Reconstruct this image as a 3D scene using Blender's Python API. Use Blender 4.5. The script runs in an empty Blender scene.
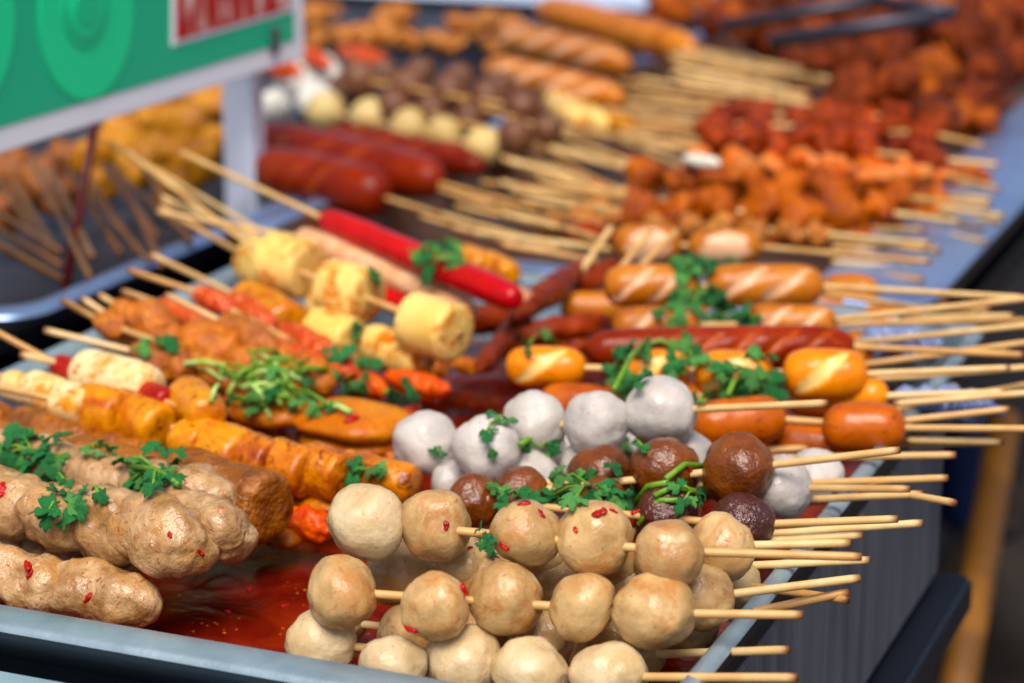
import bpy, bmesh, math, random
from mathutils import Vector, Matrix, noise, Quaternion
R = math.radians
random.seed(7)
scn = bpy.context.scene
COL = scn.collection
# ------------------------------------------------------------------ camera
F = 2332.0; PIT = R(15.8); YAW = R(22.3); CZ = .42
cam_d = bpy.data.cameras.new('camera'); cam = bpy.data.objects.new('camera', cam_d); COL.objects.link(cam)
cam.location = (0, 0, CZ); cam.rotation_euler = (R(90)-PIT, 0, YAW)
cam_d.sensor_width = 36; cam_d.lens = F*36/1024; cam_d.clip_end = 100; cam_d.clip_start = .05
cam_d.dof.use_dof = True; cam_d.dof.focus_distance = .98; cam_d.dof.aperture_fstop = 6.8
scn.camera = cam
# ------------------------------------------------------------------ sky, sun, exposure
SUN_EL, SUN_AZ = R(58), R(164)         # azimuth measured from +Y towards +X
w = bpy.data.worlds.new("World"); scn.world = w; w.use_nodes = True
nt = w.node_tree; bg = nt.nodes['Background']
sky = nt.nodes.new('ShaderNodeTexSky'); sky.sky_type = 'NISHITA'; sky.sun_disc = False
sky.sun_elevation = SUN_EL; sky.sun_rotation = SUN_AZ; sky.air_density = .8; sky.dust_density = 3.5; sky.ozone_density = .6
nt.links.new(sky.outputs[0], bg.inputs[0]); bg.inputs[1].default_value = .088
sd = bpy.data.lights.new('sun', 'SUN'); sd.energy = 2.4; sd.angle = R(34); sd.color = (1, .92, .82)
sun = bpy.data.objects.new('sun', sd); COL.objects.link(sun)
sdir = Vector((math.sin(SUN_AZ)*math.cos(SUN_EL), math.cos(SUN_AZ)*math.cos(SUN_EL), math.sin(SUN_EL)))
sun.rotation_euler = sdir.to_track_quat('Z', 'Y').to_euler(); sun.location = (0, 0, 3)
scn.view_settings.view_transform = 'Standard'; scn.view_settings.look = 'None'
scn.view_settings.exposure = .74; scn.view_settings.gamma = 1
# ------------------------------------------------------------------ helpers
cp, sp, cy_, sy_ = math.cos(PIT), math.sin(PIT), math.cos(YAW), math.sin(YAW)
def ray(px, py):
    a = (px-512)/F; b = (py-341.5)/F
    X = a; Y = cp-b*sp; Z = -sp-b*cp
    return Vector((X*cy_-Y*sy_, X*sy_+Y*cy_, Z))
def P(px, py, z):
    d = ray(px, py); k = (z-CZ)/d.z
    return Vector((0, 0, CZ))+d*k
def dep(p):
    return p.x*(-sy_*cp)+p.y*(cy_*cp)+(p.z-CZ)*(-sp)
CAM = Vector((0, 0, CZ))
def L(hexs):
    h = hexs.lstrip('#'); o = []
    for i in (0, 2, 4):
        c = int(h[i:i+2], 16)/255
        o.append(c/12.92 if c <= .04045 else ((c+.055)/1.055)**2.4)
    return (*o, 1)
def props(o, label=None, cat=None, group=None, kind=None):
    if label: o['label'] = label
    if cat: o['category'] = cat
    if group: o['group'] = group
    if kind: o['kind'] = kind
    return o
def root(name, loc, label, cat, group=None):
    o = bpy.data.objects.new(name, None); o.empty_display_size = .01
    COL.objects.link(o); o.location = loc
    return props(o, label, cat, group)
def mk(name, verts, faces, mat, parent=None, origin=None, smooth=True, cut=None):
    origin = Vector(origin) if origin is not None else Vector((0, 0, 0))
    me = bpy.data.meshes.new(name)
    me.from_pydata([tuple(Vector(v)-origin) for v in verts], [], faces)
    if smooth: me.polygons.foreach_set('use_smooth', [True]*len(me.polygons))
    if cut is not None:
        at = me.attributes.new('cut', 'FLOAT', 'POINT'); at.data.foreach_set('value', cut)
    me.materials.append(mat); me.update()
    o = bpy.data.objects.new(name, me); COL.objects.link(o)
    if parent:
        o.parent = parent; o.location = origin-parent.location
    else: o.location = origin
    return o
def frame(A, up=Vector((0, 0, 1))):
    A = A.normalized(); U = up-A*up.dot(A)
    if U.length < 1e-4: U = Vector((1, 0, 0))-A*A.x
    U.normalize(); return A, U, A.cross(U)
# ------------------------------------------------------------------ materials
def newmat(name):
    m = bpy.data.materials.new(name); m.use_nodes = True
    return m, m.node_tree.nodes, m.node_tree.links, m.node_tree.nodes['Principled BSDF']
def nn(ns, t, **k):
    n = ns.new(t)
    for a, b in k.items(): setattr(n, a, b)
    return n
def ramp(ns, ls, src, p0, p1, c0=(0, 0, 0, 1), c1=(1, 1, 1, 1)):
    r = ns.new('ShaderNodeValToRGB'); e = r.color_ramp.elements
    e[0].position = p0; e[1].position = p1; e[0].color = c0; e[1].color = c1
    ls.new(src, r.inputs[0]); return r.outputs[0]
def mixc(ns, ls, fac, a, b, mode='MIX'):
    m = ns.new('ShaderNodeMix'); m.data_type = 'RGBA'; m.blend_type = mode
    for inp, v in ((m.inputs[0], fac), (m.inputs[6], a), (m.inputs[7], b)):
        if isinstance(v, bpy.types.NodeSocket): ls.new(v, inp)
        else: inp.default_value = v
    return m.outputs[2]
def food(name, base, alt, spot=None, scale=55, rough=.32, sss=.12, bump=.35, bscale=420, spot_t=.62,
         speck=None, cutc=None, stain=None, var=.12, lump=0, spec=.3, sat=1.12):
    m, ns, ls, b = newmat(name)
    tc = nn(ns, 'ShaderNodeTexCoord'); oi = nn(ns, 'ShaderNodeObjectInfo')
    off = nn(ns, 'ShaderNodeVectorMath', operation='SCALE'); off.inputs[0].default_value = (7.3, 3.1, 5.7)
    ls.new(oi.outputs['Random'], off.inputs['Scale'])
    ad = nn(ns, 'ShaderNodeVectorMath', operation='ADD'); ls.new(tc.outputs['Object'], ad.inputs[0]); ls.new(off.outputs[0], ad.inputs[1])
    def noi(s, d=4, r=.6, dist=0):
        n = nn(ns, 'ShaderNodeTexNoise'); n.inputs['Scale'].default_value = s; n.inputs['Detail'].default_value = d
        n.inputs['Roughness'].default_value = r; n.inputs['Distortion'].default_value = dist
        ls.new(ad.outputs[0], n.inputs['Vector']); return n.outputs[0]
    c = mixc(ns, ls, ramp(ns, ls, noi(scale, 5), .36, .64), L(base), L(alt))
    if stain: c = mixc(ns, ls, ramp(ns, ls, noi(scale*.8, 6, .65, .8), .5, .64), c, L(stain))
    if spot: c = mixc(ns, ls, ramp(ns, ls, noi(scale*2.6, 6, .7, 1.2), spot_t, spot_t+.07), c, L(spot))
    if cutc:
        a = nn(ns, 'ShaderNodeAttribute', attribute_name='cut')
        c = mixc(ns, ls, a.outputs['Fac'], c, L(cutc))
    if speck:
        v = nn(ns, 'ShaderNodeTexVoronoi'); v.inputs['Scale'].default_value = 260; ls.new(ad.outputs[0], v.inputs['Vector'])
        v2 = nn(ns, 'ShaderNodeMath', operation='ADD'); ls.new(v.outputs['Distance'], v2.inputs[0])
        n9 = ramp(ns, ls, noi(120, 2), .42, .5, (1, 1, 1, 1), (0, 0, 0, 1)); ls.new(n9, v2.inputs[1])
        c = mixc(ns, ls, ramp(ns, ls, v2.outputs[0], .08, .15, (1, 1, 1, 1), (0, 0, 0, 1)), c, L(speck))
    hs = nn(ns, 'ShaderNodeHueSaturation')
    mr = nn(ns, 'ShaderNodeMapRange'); mr.inputs['To Min'].default_value = 1-var; mr.inputs['To Max'].default_value = 1+var
    ls.new(oi.outputs['Random'], mr.inputs[0]); ls.new(mr.outputs[0], hs.inputs['Value']); hs.inputs['Saturation'].default_value = sat; ls.new(c, hs.inputs['Color'])
    ls.new(hs.outputs[0], b.inputs['Base Color'])
    n1 = noi(scale*2.2, 4); n2 = noi(bscale, 3, .6)
    am = nn(ns, 'ShaderNodeMath', operation='MULTIPLY_ADD'); ls.new(n1, am.inputs[0]); am.inputs[1].default_value = 1.6+lump; ls.new(n2, am.inputs[2])
    bp = nn(ns, 'ShaderNodeBump'); bp.inputs['Strength'].default_value = bump; bp.inputs['Distance'].default_value = .0016
    ls.new(am.outputs[0], bp.inputs['Height']); ls.new(bp.outputs[0], b.inputs['Normal'])
    rr = nn(ns, 'ShaderNodeMapRange'); rr.inputs['From Min'].default_value = .3; rr.inputs['From Max'].default_value = .7
    rr.inputs['To Min'].default_value = max(.08, rough-.14); rr.inputs['To Max'].default_value = rough+.16
    ls.new(noi(scale*1.7, 3), rr.inputs[0]); ls.new(rr.outputs[0], b.inputs['Roughness'])
    b.inputs['Specular IOR Level'].default_value = spec
    if sss:
        b.inputs['Subsurface Weight'].default_value = sss; b.inputs['Subsurface Scale'].default_value = .006
        b.inputs['Subsurface Radius'].default_value = (1, .45, .25)
    return m
def plain(name, c, rough=.5, metal=0, c2=None, scale=8, bump=0, stretch=None, coat=0, t0=.4, t1=.6):
    m, ns, ls, b = newmat(name)
    b.inputs['Roughness'].default_value = rough; b.inputs['Metallic'].default_value = metal
    b.inputs['Coat Weight'].default_value = coat; b.inputs['Coat Roughness'].default_value = .08
    if c2:
        tc = nn(ns, 'ShaderNodeTexCoord'); mp = nn(ns, 'ShaderNodeMapping'); ls.new(tc.outputs['Object'], mp.inputs[0])
        if stretch: mp.inputs['Scale'].default_value = stretch
        n = nn(ns, 'ShaderNodeTexNoise'); n.inputs['Scale'].default_value = scale; n.inputs['Detail'].default_value = 7
        n.inputs['Roughness'].default_value = .65; ls.new(mp.outputs[0], n.inputs['Vector'])
        ls.new(ramp(ns, ls, n.outputs[0], t0, t1, L(c), L(c2)), b.inputs['Base Color'])
        if bump:
            bp = nn(ns, 'ShaderNodeBump'); bp.inputs['Strength'].default_value = bump; bp.inputs['Distance'].default_value = .001
            ls.new(n.outputs[0], bp.inputs['Height']); ls.new(bp.outputs[0], b.inputs['Normal'])
    else: b.inputs['Base Color'].default_value = L(c)
    return m
M = {}
M['fish'] = food('tan_fish_ball', '#c8a874', '#a68250', spot='#b0602a', stain='#b07c44', scale=58, rough=.27, speck='#94683c', spot_t=.61, bump=.24, spec=.42, var=.08, sat=1, sss=.22)
M['pale'] = food('pale_fish_ball', '#cdb792', '#b59a6c', spot='#b1804e', scale=60, rough=.3, speck='#a88a5c', spot_t=.64, bump=.3, spec=.4, var=.06, sat=1, sss=.22)
M['grey'] = food('grey_fish_ball', '#c2bcb6', '#aea8a2', spot='#b4916e', scale=50, rough=.32, speck='#7a726a', spot_t=.68, bump=.25, var=.05, spec=.4, sss=.2)
M['brown'] = food('brown_beef_ball', '#7a4420', '#582a12', spot='#95602e', scale=60, rough=.2, bump=.5, sss=.05, spec=.6)
M['plum'] = food('plum_beef_ball', '#552a20', '#40201a', spot='#6e4236', scale=60, rough=.22, bump=.8, sss=.05, spec=.7)
M['lump'] = food('lumpy_tan_meat', '#c4a074', '#8e6638', spot='#8e4e20', stain='#aa7c44', scale=75, rough=.17, speck='#a0401a', bump=.55, bscale=240, spot_t=.57, spec=.55, var=.07, sat=1)
M['loaf'] = food('brown_meat_loaf', '#a4652c', '#784220', spot='#64300f', scale=70, rough=.2, bump=1, bscale=260, spec=.5, lump=.5, var=.1)
M['orange'] = food('orange_sausage_skin', '#e28a10', '#ca6a06', spot='#a84606', scale=30, rough=.22, bump=.2, bscale=160, cutc='#e6c484', sss=.12, spot_t=.62, var=.07)
M['deeporange'] = food('deep_orange_sausage_skin', '#be5e0a', '#9a4204', spot='#7e2e04', scale=34, rough=.22, bump=.2, bscale=160, sss=.1, spot_t=.58, var=.06)
M['hotdog'] = food('light_brown_sausage_skin', '#c07a34', '#9e5820', spot='#8a3c10', stain='#b06a2c', scale=34, rough=.26, bump=.25, bscale=170, cutc='#d8aa84', sss=.1, sat=1.05)
M['redsaus'] = food('red_sausage_skin', '#8e2c0e', '#70200a', spot='#a04018', scale=40, rough=.2, bump=.2, bscale=200, cutc='#a24c28', sss=.08, spec=.16)
M['bigred'] = food('dark_red_sausage_skin', '#84260a', '#641606', spot='#9a3810', scale=22, rough=.25, bump=.25, bscale=150, cutc='#8e3a14', sss=.05, spec=.2)
M['cake'] = food('yellow_tofu_barrel', '#e8c880', '#e2ba68', spot='#c46a20', scale=22, rough=.25, bump=.08, spot_t=.53, var=.04, sat=1.06)
M['cake2'] = food('orange_tofu_barrel', '#d69440', '#c47820', spot='#8e380a', stain='#ac5014', scale=55, rough=.22, bump=.3, spot_t=.56, spec=.4, var=.06)
M['glaze'] = food('orange_glazed_cake', '#d08432', '#b05818', spot='#742806', stain='#92360c', scale=60, rough=.18, bump=.4, spot_t=.54, spec=.45, var=.06)
M['white'] = food('white_cake_cylinder', '#e4d4ac', '#d8bc84', spot='#b86820', stain='#cc8c44', scale=48, rough=.28, bump=.2, spot_t=.56)
M['redend'] = food('red_cake_end', '#b3180c', '#8e0e08', scale=40, rough=.25, bump=.2, sss=.1)
M['crab'] = food('red_crab_stick_skin', '#c8101a', '#b00a14', spot='#a00810', scale=40, rough=.24, bump=.12, cutc='#e0c0a0', sss=.15)
M['crabin'] = food('crab_stick_flesh', '#dcb494', '#cc9070', spot='#b84a34', scale=50, rough=.3, bump=.3, sss=.15)
M['chick'] = food('fried_orange_meat', '#c46e1e', '#98480e', spot='#dc9638', scale=80, rough=.18, bump=.8, lump=1, spot_t=.56, spec=.5)
M['shrimp'] = food('red_orange_shrimp', '#cc5422', '#b4300e', spot='#e8a480', scale=90, rough=.2, bump=.7, spot_t=.53)
M['strip'] = food('dark_red_strip', '#8a3210', '#642008', spot='#a84a18', scale=60, rough=.2, bump=.6, spec=.16)
M['disc'] = food('flat_cake', '#c07a34', '#a85c20', spot='#8a3a10', stain='#b0501c', scale=45, rough=.25, bump=.4, spot_t=.6)
M['redmeat'] = food('red_glazed_meat', '#ac420e', '#5e1604', spot='#cc6c24', scale=60, rough=.22, bump=.8, lump=1, spec=.16)
M['amber'] = food('amber_glazed_meat', '#b85e14', '#7a3006', spot='#d48630', scale=50, rough=.25, bump=.8, lump=1, spec=.16)
M['darkfry'] = food('dark_fried_meat', '#8a3a10', '#381004', spot='#b45c1c', scale=45, rough=.3, bump=1, lump=1, spec=.16)  # fried brown meat; the dark second tone also stands in for shaded gaps
M['yellow'] = food('yellow_fritter', '#cc8a08', '#a86604', spot='#e4ac20', scale=30, rough=.3, bump=.7, lump=1)
M['lightorange'] = food('orange_fritter_ribbon', '#bc7c38', '#9c5618', spot='#d8b078', scale=40, rough=.3, bump=.6, spec=.2, sat=1)
M['squid'] = food('white_squid_flesh', '#e6e6de', '#d6d4c8', spot='#d8b8a0', scale=30, rough=.3, bump=.3)
M['pink'] = food('pink_white_meat', '#d08c60', '#c0582e', spot='#e4c4a4', scale=40, rough=.25, bump=.5, spec=.16)
M['cream'] = food('cream_fish_ball', '#cdb988', '#bca26c', scale=30, rough=.35, bump=.3)
M['dull'] = food('dull_brown_ball', '#74503c', '#5c3a2a', spot='#8a6650', scale=30, rough=.3, bump=.4)
M['chili'] = food('red_chili_skin', '#b8140c', '#8c0c06', spot='#d04a18', scale=90, rough=.12, bump=.3, sss=.1)
M['pinch'] = food('orange_pepper', '#d8541a', '#c03a0c', spot='#e89040', scale=70, rough=.15, bump=.5, spot_t=.56)
def bamboo(name='bamboo', ca='#e6cb92', cb='#cfa766'):
    m, ns, ls, b = newmat(name)
    tc = nn(ns, 'ShaderNodeTexCoord'); oi = nn(ns, 'ShaderNodeObjectInfo')
    ad = nn(ns, 'ShaderNodeVectorMath', operation='ADD'); ls.new(tc.outputs['Object'], ad.inputs[0]); ls.new(oi.outputs['Random'], ad.inputs[1])
    n = nn(ns, 'ShaderNodeTexNoise'); n.inputs['Scale'].default_value = 60; n.inputs['Detail'].default_value = 6; ls.new(ad.outputs[0], n.inputs['Vector'])
    c = ramp(ns, ls, n.outputs[0], .3, .72, L(ca), L(cb))
    a = nn(ns, 'ShaderNodeAttribute', attribute_name='cut')
    c = mixc(ns, ls, a.outputs['Fac'], c, L('#7a4c1e'))
    c2 = ramp(ns, ls, oi.outputs['Random'], .0, 1, L('#ffffff'), L('#dcb888'))
    c = mixc(ns, ls, .8, c, c2, 'MULTIPLY')
    ls.new(c, b.inputs['Base Color']); b.inputs['Roughness'].default_value = .45
    bp = nn(ns, 'ShaderNodeBump'); bp.inputs['Strength'].default_value = .25; bp.inputs['Distance'].default_value = .0006
    n3 = nn(ns, 'ShaderNodeTexNoise'); n3.inputs['Scale'].default_value = 500; ls.new(ad.outputs[0], n3.inputs['Vector'])
    ls.new(n3.outputs[0], bp.inputs['Height']); ls.new(bp.outputs[0], b.inputs['Normal'])
    return m
M['bamboo'] = bamboo()
M['tanbamboo'] = bamboo('tan_bamboo', '#e0c084', '#b48c4e')
M['shadebamboo'] = bamboo('shaded_bamboo', '#8a6434', '#6a4a24')  # bamboo browned so the shade under the sign sits in its colour
def leafmat(name, a, bcol):
    m = food(name, a, bcol, scale=160, rough=.35, sss=0, bump=.6, bscale=500, var=.25)
    ns, ls = m.node_tree.nodes, m.node_tree.links
    b = ns['Principled BSDF']; tr = ns.new('ShaderNodeBsdfTranslucent'); mx = ns.new('ShaderNodeMixShader')
    src = b.inputs['Base Color'].links[0].from_socket; ls.new(src, tr.inputs[0]); mx.inputs[0].default_value = .22
    out = ns['Material Output']; ls.new(b.outputs[0], mx.inputs[1]); ls.new(tr.outputs[0], mx.inputs[2]); ls.new(mx.outputs[0], out.inputs[0])
    return m
M['leaf'] = leafmat('coriander_leaf', '#56a262', '#1a6034')
M['leaflight'] = leafmat('light_coriander_leaf', '#84bc70', '#3f8a48')
M['stem'] = food('green_stem', '#6f9440', '#4f7c2c', scale=90, rough=.3, bump=.3, sss=.15)
M['stemlight'] = food('pale_green_stalk', '#b4cc84', '#86aa50', spot='#e0e4c4', scale=90, rough=.25, bump=.3, sss=.15)
M['tray'] = plain('tray_steel', '#7d97a8', .35, .7, '#637c8e', 14, .15)
M['rim'] = food('rim_steel', '#9cb0ba', '#80949f', spot='#6c5a40', scale=22, rough=.34, sss=0, bump=.12, spec=.6, spot_t=.70, sat=1)
M['rim'].node_tree.nodes['Principled BSDF'].inputs['Metallic'].default_value = .4
M['bluesteel'] = plain('blue_steel', '#8ea6cc', .32, .6, '#7890bc', 9, .1)
M['dirtypan'] = plain('stained_pan_floor', '#4a4444', .4, .3, '#6a3c20', 9, .2)
M['shadetray'] = plain('shaded_steel', '#3a3e48', .5, .3, '#2a2c34', 12, .1)  # steel darkened: the sign's shadow on the left tray is put into the colour
M['lip'] = plain('lip_reflection_dark', '#2a3038', .3, .6)  # tray steel with the dark reflection on its near face painted in
M['rail'] = plain('painted_rail', '#93b6c0', .4, .3, '#7fa4b0', 10, .1)
M['wood'] = plain('grey_board', '#686a72', .65, 0, '#3c3e46', 30, .15, (1, 1.6, .10), t0=.32, t1=.7)
M['black'] = plain('black_frame', '#0c0e14', .45, .2)
M['black2'] = plain('navy_rail', '#141824', .4, .3)
M['floor'] = plain('market_floor', '#2e231b', .85, 0, '#1a130f', 6)
M['counter'] = plain('counter_dark', '#14161c', .4, .3)
M['cloth'] = plain('pale_cloth', '#b8c4dc', .7, 0, '#a0b0cc', 6)
M['postm'] = plain('post_steel', '#dce6f8', .35, .2, '#5a6478', 22, .2, (1, 1, .25), t0=.5, t1=.66)
M['green'] = plain('sign_green', '#00bc8c', .5)
M['lgreen'] = plain('sign_light_green', '#00e09a', .5)
M['mgreen'] = plain('sign_mid_green', '#00c88e', .5)
M['signwhite'] = plain('sign_white', '#f2f6ff', .4)
M['photo'] = plain('printed_meat_photo', '#b81410', .4, 0, '#e8c8c0', 40, 0, (1, 1, .3), t0=.5, t1=.62)
M['clip'] = plain('clip', '#5a5e68', .4, .5)
M['redrod'] = plain('red_rod', '#6a0e0c', .3)
M['yellowpole'] = plain('orange_painted_pole', '#9c6410', .6, 0, '#6e460c', 12)
M['blue'] = plain('blue_plastic', '#0c1c48', .4)
M['bag'] = plain('clear_plastic', '#8090b8', .15, 0, '#4c5c88', 30, .8)
M['panc'] = plain('pan_steel', '#3c3c48', .4, .6)
# liquid sauce
m, ns, ls, b = newmat('red_sauce')
tc = nn(ns, 'ShaderNodeTexCoord')
n = nn(ns, 'ShaderNodeTexNoise'); n.inputs['Scale'].default_value = 26; n.inputs['Detail'].default_value = 6; n.inputs['Distortion'].default_value = 1.4; ls.new(tc.outputs['Object'], n.inputs['Vector'])
c = ramp(ns, ls, n.outputs[0], .35, .7, L('#5c0c04'), L('#801e06'))
n2 = nn(ns, 'ShaderNodeTexVoronoi'); n2.inputs['Scale'].default_value = 240; ls.new(tc.outputs['Object'], n2.inputs['Vector'])
n3 = nn(ns, 'ShaderNodeTexNoise'); n3.inputs['Scale'].default_value = 40; ls.new(tc.outputs['Object'], n3.inputs['Vector'])
ma = nn(ns, 'ShaderNodeMath', operation='ADD'); ls.new(n2.outputs[0], ma.inputs[0]); ls.new(ramp(ns, ls, n3.outputs[0], .5, .6, (1, 1, 1, 1), (0, 0, 0, 1)), ma.inputs[1])
c = mixc(ns, ls, ramp(ns, ls, ma.outputs[0], .1, .24, (1, 1, 1, 1), (0, 0, 0, 1)), c, L('#c07a20'))
ls.new(c, b.inputs['Base Color']); b.inputs['Roughness'].default_value = .12; b.inputs['Specular IOR Level'].default_value = .16
bp = nn(ns, 'ShaderNodeBump'); bp.inputs['Strength'].default_value = .35; bp.inputs['Distance'].default_value = .004
ls.new(n.outputs[0], bp.inputs['Height']); ls.new(bp.outputs[0], b.inputs['Normal'])
M['sauce'] = m
# ------------------------------------------------------------------ shape builders
def blob(name, c, A, hl, r, mat, parent=None, p=2.0, q=2.0, amp=.05, fr=1.6, seed=None, res=1.0, cuts=None, flat=1.0, taper=0, bend=0, fine=.012):
    """body of revolution along A with superellipse profile, lumpy noise and optional slashes"""
    seed = random.uniform(0, 500) if seed is None else seed
    A, U, V = frame(A, (CAM-c).normalized() if cuts else Vector((0, 0, 1)))
    nr = int((72 if cuts else 30)*res*max(1, min(2, hl/r*.7))); ns_ = int(40*res); nr = max(nr, 10); ns_ = max(ns_, 12)
    vs, fs, cut = [], [], []
    so = Vector((seed, seed*.7, -seed))
    for i in range(nr+1):
        ph = math.pi*i/nr; t = -math.cos(ph)
        t = math.copysign(abs(t)**(.8 if p > 3 else 1), t)
        rad = max(0, 1-abs(t)**p)**(1/q)
        for j in range(ns_ if 0 < i < nr else 1):
            th = 2*math.pi*j/ns_
            rr = r*rad*(1+taper*t)
            v = A*(t*hl)+U*(math.cos(th)*rr*flat)+V*(math.sin(th)*rr)
            cv = 0
            if cuts:
                tt = (th+math.pi) % (2*math.pi)-math.pi
                for (t0, sl, wd, dp) in cuts:
                    dd = abs(t-t0-sl*tt+.05*noise.noise(Vector((t*5, tt*2, seed))))/(wd*max(.05, 1-.75*(tt/1.05)**2)*(.85+.5*noise.noise(Vector((t0*9, tt*1.5, seed)))))
                    side = max(0, 1-(tt/1.05)**6)
                    k = max(0, 1-dd**2)*side
                    if k > 0: cv = max(cv, min(1, k*3)); v -= (U*math.cos(th)+V*math.sin(th))*r*dp*k
            n_ = v/r
            d = noise.noise(n_*fr*.55+so)*amp*1.5+noise.noise(n_*fr*1.5+so)*amp*.55+noise.noise(n_*fr*4+so)*amp*.22+noise.noise(n_*11+so)*fine
            nd = v.normalized() if hl < r*1.6 else (v-A*v.dot(A)*.8).normalized() if v.length > 1e-6 else v
            v = v+nd*(r*d)
            if bend: v = v-U*(bend*(t*t))
            vs.append(c+v); cut.append(cv)
    idx = lambda i, j: 0 if i == 0 else (1+(nr-1)*ns_ if i == nr else 1+(i-1)*ns_+(j % ns_))
    for j in range(ns_):
        fs.append((0, idx(1, j+1), idx(1, j)))
        fs.append((idx(nr, 0), idx(nr-1, j), idx(nr-1, j+1)))
        for i in range(1, nr-1):
            fs.append((idx(i, j), idx(i, j+1), idx(i+1, j+1), idx(i+1, j)))
    return mk(name, vs, fs, mat, parent, c, cut=cut if cuts else None)
def tube(name, pts, r, mat, parent=None, segs=10, r1=None, ends=True):
    pts = [Vector(p) for p in pts]; vs, fs, cut = [], [], []
    r1 = r if r1 is None else r1
    P2 = []
    for a, b in zip(pts, pts[1:]):
        k = max(1, int((b-a).length/.03)) if ends else 1
        for i in range(k): P2.append(a.lerp(b, i/k))
    P2.append(pts[-1])
    if ends:
        e = (P2[-1]-P2[-2]).normalized(); P2.insert(-1, P2[-1]-e*.004); s = (P2[1]-P2[0]).normalized(); P2.insert(1, P2[0]+s*.004)
    n = len(P2)
    for i, p in enumerate(P2):
        t = P2[min(i+1, n-1)]-P2[max(i-1, 0)]
        A, U, V = frame(t); rr = r+(r1-r)*i/(n-1)
        if ends and i in (0, n-1): rr *= .9
        for j in range(segs):
            th = 2*math.pi*j/segs
            vs.append(p+U*math.cos(th)*rr+V*math.sin(th)*rr); cut.append(1 if (i in (0, n-1)) else 0)
    for i in range(n-1):
        for j in range(segs):
            a, b = i*segs+j, i*segs+(j+1) % segs
            fs.append((a, b, b+segs, a+segs))
    fs.append(tuple(range(segs))[::-1]); fs.append(tuple(range((n-1)*segs, n*segs)))
    return mk(name, vs, fs, mat, parent, sum(pts, Vector())/len(pts), cut=cut)
def box(name, lo, hi, mat, parent=None, bev=0, origin=None):
    bm = bmesh.new(); bmesh.ops.create_cube(bm, size=1)
    lo, hi = Vector(lo), Vector(hi)
    for v in bm.verts: v.co = Vector((lo[i]+(v.co[i]+.5)*(hi[i]-lo[i]) for i in range(3)))
    if bev: bmesh.ops.bevel(bm, geom=bm.edges[:], offset=bev, segments=3, affect='EDGES')
    o = Vector(((lo.x+hi.x)/2, (lo.y+hi.y)/2, lo.z)) if origin is None else Vector(origin)
    for v in bm.verts: v.co -= o
    me = bpy.data.meshes.new(name); bm.to_mesh(me); bm.free(); me.materials.append(mat)
    ob = bpy.data.objects.new(name, me); COL.objects.link(ob)
    ob.location = o-(parent.location if parent else Vector()); ob.parent = parent
    return ob
SR = .00185
def skewer(name, label, cat, group, part, mat, items, z, ends=(), pre=(), amp=.11, p=2.0, q=2.0, cuts=None, res=1.0, flat=1.0,
           fr=1.6, stick=True, k=1.0, r=SR, lean=1.0, bend=0, taper=0, mats=None, parts=None, sep=None, fine=.006):
    z0, z1 = z if isinstance(z, tuple) else (z, z)
    n = len(items); cs = []
    for i, it in enumerate(items):
        t = i/(n-1) if n > 1 else .5; zz = z0+(z1-z0)*t
        if len(it) == 3:
            c = P(it[0], it[1], zz); rw = it[2]*dep(c)/F; cs.append((c, None, rw))
        else:
            dz = (z1-z0)/max(n, 1)/2
            a = P(it[0], it[1], zz-dz); b = P(it[2], it[3], zz+dz); c = (a+b)/2; cs.append((c, b-a, it[4]*dep(c)/F))
    post = [P(*e) for e in ends]; pr = [P(*e) for e in pre]
    f0 = cs[0][0]-(cs[0][1]*.46 if cs[0][1] else Vector()); f1 = cs[-1][0]+(cs[-1][1]*.46 if cs[-1][1] else Vector())
    path = pr+([cs[0][0]] if n == 1 and cs[0][1] is None else [f0, f1])+post
    if len(path) < 2: path = [cs[0][0]-cs[0][1]*.55, cs[0][0]+cs[0][1]*.55]
    base = min(path, key=lambda v: v.z).copy(); base = Vector((cs[0][0].x, cs[0][0].y, min(c[0].z-c[2] for c in cs)))
    o = root(name, base, label, cat, group)
    ln = sum((b-a).length for a, b in zip(path, path[1:]))
    if ln > .36: print('LONG', round(ln, 2), label)
    A0 = (path[-1]-path[0]).normalized()
    for i, (c, ax, rw) in enumerate(cs):
        if ax is None: A, hl = A0, rw*lean
        else: A, hl = ax, ax.length/2*k
        if sep: A = (A+Vector((random.uniform(-sep, sep), random.uniform(-sep, sep), random.uniform(-sep, sep)))*A.length).normalized()
        blob(parts[i] if parts else part, c, A, hl, rw, M[mats[i] if mats else mat], o, p=p, q=q, amp=amp, fr=fr, cuts=cuts, res=res, flat=flat, bend=bend*rw, taper=taper, fine=fine)
    if stick: tube('stick', path, r, M['bamboo'], o)
    return o
def sticks(label, group, segs, z0, z1, cat='skewer stick', r=SR, mat='tanbamboo'):
    for s in segs:
        a, b = P(s[0], s[1], z0+random.uniform(-.012, .008)), P(s[2], s[3], z1+random.uniform(-.012, .008))
        o = tube('bamboo_skewer', [a, b], r*random.uniform(.85, 1.1), M[mat], segs=8); props(o, label, cat, group)
        if (a-b).length > .36: print('LONGSTICK', round((a-b).length, 2), label)
# ------------------------------------------------------------------ the setting
def sheet(name, x0, x1, y0, y1, z, mat):
    return props(mk(name, [(x0, y0, z), (x1, y0, z), (x1, y1, z), (x0, y1, z)], [(0, 1, 2, 3)], mat, None, (x0, y0, z), smooth=False), kind='structure')
sheet('ground', -40, 40, -10, 60, -.9, M['floor'])
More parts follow.
